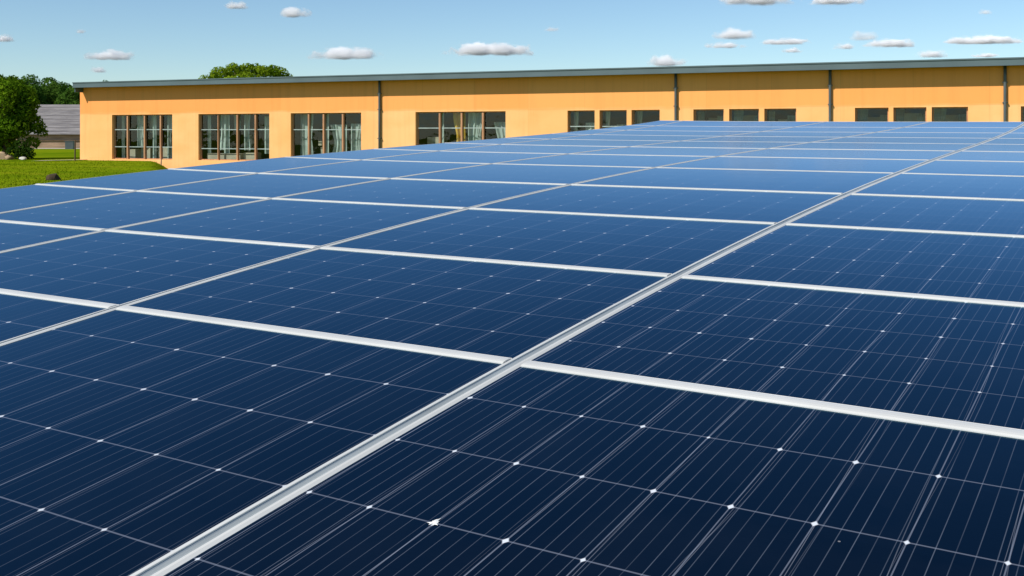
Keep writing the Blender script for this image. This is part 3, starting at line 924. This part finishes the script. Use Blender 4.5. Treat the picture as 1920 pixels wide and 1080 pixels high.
def stake(px, Y, h, r, mat, label, name='fence_post', cat='post', group=None):
    c = px_ground(px, Y)
    z = ground_z(c.x, c.y)
    m = MB()
    m.tube([(c.x, c.y, z - 0.1), (c.x + 0.01, c.y, z + h * 0.5), (c.x + 0.02, c.y, z + h)], [r, r * 0.95, r * 0.85], 8)
    return tag(m.build(name, mat), label, cat, group)
stake(140.5, 64.5, 1.28, 0.045, M_BARK, 'thin dark post standing just left of the hall corner')
stake(302, 62.0, 0.42, 0.03, M_PIPE, 'short thin dark stake in the grass below the first window')
m = MB()
c = px_ground(131.5, 112)
m.box((c.x - 0.42, c.y - 0.3, 0), (0.84, 0, 0), (0, 0.6, 0), (0, 0, 0.82))
m.box((c.x - 0.46, c.y - 0.34, 0.821), (0.92, 0, 0), (0, 0.68, 0), (0, 0, 0.07))
tag(m.build('utility_box', M_PIPE), 'small dark utility box in front of the barn wall', 'utility box')

# grass blades over the visible lawn
m = MB()
for _ in range(9000):
    Y = 30 + 40 * rnd.random() ** 1.2
    px = rnd.uniform(-60, 345)
    c = px_ground(px, Y)
    if Y > 60 and c.y > BY0 + (c.x - BX0) / BW.x * BW.y - 0.2 and c.x > BX0 - 0.2: continue
    z = ground_z(c.x, c.y)
    for k in range(2):
        a = rnd.random() * math.pi
        dx, dy = math.cos(a) * 0.02, math.sin(a) * 0.02
        h = rnd.uniform(0.015, 0.045)
        ox, oy = rnd.gauss(0, .05), rnd.gauss(0, .05)
        m.tri((c.x + ox - dx, c.y + oy - dy, z - 0.01), (c.x + ox + dx, c.y + oy + dy, z - 0.01), (c.x + ox + rnd.gauss(0, .03), c.y + oy + rnd.gauss(0, .03), z + h))
tag(m.build('grass', M_BLADE), 'short grass blades covering the lawn left of the array', None, None, 'stuff')

# ---------------------------------------------------------------- clouds: real lit volumes far away
def cloud_mat():
    m = NT('cloud_vapour')
    m.n.remove(m.bsdf)
    oc = m.coord('Object')
    inf = m.new('ShaderNodeObjectInfo')
    ln = m.new('ShaderNodeVectorMath', operation='LENGTH'); m.l.new(oc, ln.inputs[0])
    sep = m.new('ShaderNodeSeparateXYZ'); m.l.new(oc, sep.inputs[0])
    sc_ = m.new('ShaderNodeAttribute', attribute_type='OBJECT', attribute_name='aspect').outputs['Vector']
    mu = m.new('ShaderNodeVectorMath', operation='MULTIPLY'); m.l.new(oc, mu.inputs[0]); m.l.new(sc_, mu.inputs[1])
    off = m.new('ShaderNodeVectorMath', operation='ADD'); m.l.new(mu.outputs[0], off.inputs[0])
    sc2 = m.new('ShaderNodeVectorMath', operation='SCALE'); sc2.inputs[0].default_value = (31.0, 17.0, 7.0); m.l.new(inf.outputs['Random'], sc2.inputs['Scale'])
    m.l.new(sc2.outputs[0], off.inputs[1])
    n = m.noise(off.outputs[0], 1.0, 6, 0.62)
    # falloff: 1 in the middle, 0 at the shell; flat underside
    core = m.math('SUBTRACT', 1.0, ln.outputs['Value'])
    flat = m.new('ShaderNodeMapRange', clamp=True); m.l.new(sep.outputs[2], flat.inputs[0])
    flat.inputs[1].default_value = -0.34; flat.inputs[2].default_value = -0.10
    d = m.math('ADD', m.math('MULTIPLY', core, 0.95), m.math('MULTIPLY', m.math('SUBTRACT', n, 0.5), 2.1))
    d = m.math('MULTIPLY', m.math('MAXIMUM', m.math('SUBTRACT', d, 0.22), 0.0), flat.outputs[0])
    thick = m.new('ShaderNodeAttribute', attribute_type='OBJECT', attribute_name='thick').outputs['Fac']
    vol = m.new('ShaderNodeVolumePrincipled')
    vol.inputs['Color'].default_value = (1.0, 1.0, 1.0, 1)
    vol.inputs['Anisotropy'].default_value = -0.4
    m.l.new(m.math('MULTIPLY', d, thick), vol.inputs['Density'])
    m.l.new(vol.outputs[0], m.out.inputs['Volume'])
    return m.m
M_CLOUD = cloud_mat()
bm = bmesh.new(); bmesh.ops.create_icosphere(bm, subdivisions=3, radius=1.0)
cme = bpy.data.meshes.new('cloud'); bm.to_mesh(cme); bm.free(); cme.materials.append(M_CLOUD)
CL = [  # px, py, width, height, thickness, label
    (445, 14, 46, 18, 0.8, 'small puffy cloud highest in the left sky'),
    (551, 29, 58, 22, 1.2, 'small domed cloud right of the highest left cloud'),
    (6, 76, 50, 18, 0.9, 'small cloud cut by the left edge of the sky'),
    (210, 109, 88, 22, 1.1, 'flat bottomed cloud above the left end of the hall roof'),
    (186, 134, 30, 14, 0.6, 'faint puff just under the flat cloud near the hall corner'),
    (648, 107, 124, 26, 1.2, 'wide peaked cloud right of the tree top'),
    (920, 99, 168, 26, 1.2, 'longest flat cloud over the middle of the hall'),
    (1036, 57, 30, 12, 0.35, 'faint tiny puff above the middle of the hall'),
    (150, 61, 22, 10, 0.3, 'faint tiny wisp in the upper left sky'),
    (1252, 120, 70, 26, 1.2, 'cloud half hidden behind the roof right of the middle'),
    (1420, 4, 130, 28, 1.0, 'large cloud cut by the top edge, right of the middle'),
    (1572, 4, 118, 22, 0.9, 'long cloud cut by the top edge, farther right'),
    (1380, 69, 74, 28, 1.3, 'bright domed cloud above its own thin layer'),
    (1360, 88, 72, 14, 0.7, 'thin layer of cloud just under the bright domed cloud'),
    (1474, 81, 86, 14, 0.8, 'thin flat cloud right of the bright domed cloud'),
    (1486, 97, 34, 11, 0.8, 'tiny puff under the thin flat cloud'),
    (1584, 90, 50, 14, 0.6, 'soft puff at the left end of the ragged cloud group'),
    (1622, 72, 46, 24, 0.6, 'ragged upper puff of the cloud group on the right'),
    (1672, 85, 100, 18, 1.0, 'flat bright cloud at the right of the ragged group'),
    (1845, 79, 136, 18, 1.0, 'long flat cloud near the right edge of the sky'),
    (1746, 105, 56, 18, 0.9, 'puff resting just over the roof line on the right'),
    (1848, 106, 46, 10, 0.7, 'sliver of cloud over the roof near the right edge'),
    (1848, 25, 24, 12, 0.3, 'faint tiny puff high near the right edge'),
]
for i, (px, py, w, h, th, lab) in enumerate(CL):
    Y = 9000 + ((i * 7) % 23) * 260
    o = bpy.data.objects.new('cloud', cme); COL.objects.link(o)
    sx, sz = w / 2 / F * Y * 1.25, h / 2 / F * Y * 1.5
    o.location = ((px - CX) / F * Y, Y, EYE + (HY - py) / F * Y + 0.1 * sz)
    o.scale = (sx, max(sz * 1.3, sx * 0.5), sz)
    o['aspect'] = (sx / sz * 0.75, 1.3, 1.0)
    o['thick'] = th * 5.0 / sz
    tag(o, lab, 'cloud', 'small clouds in the blue sky')
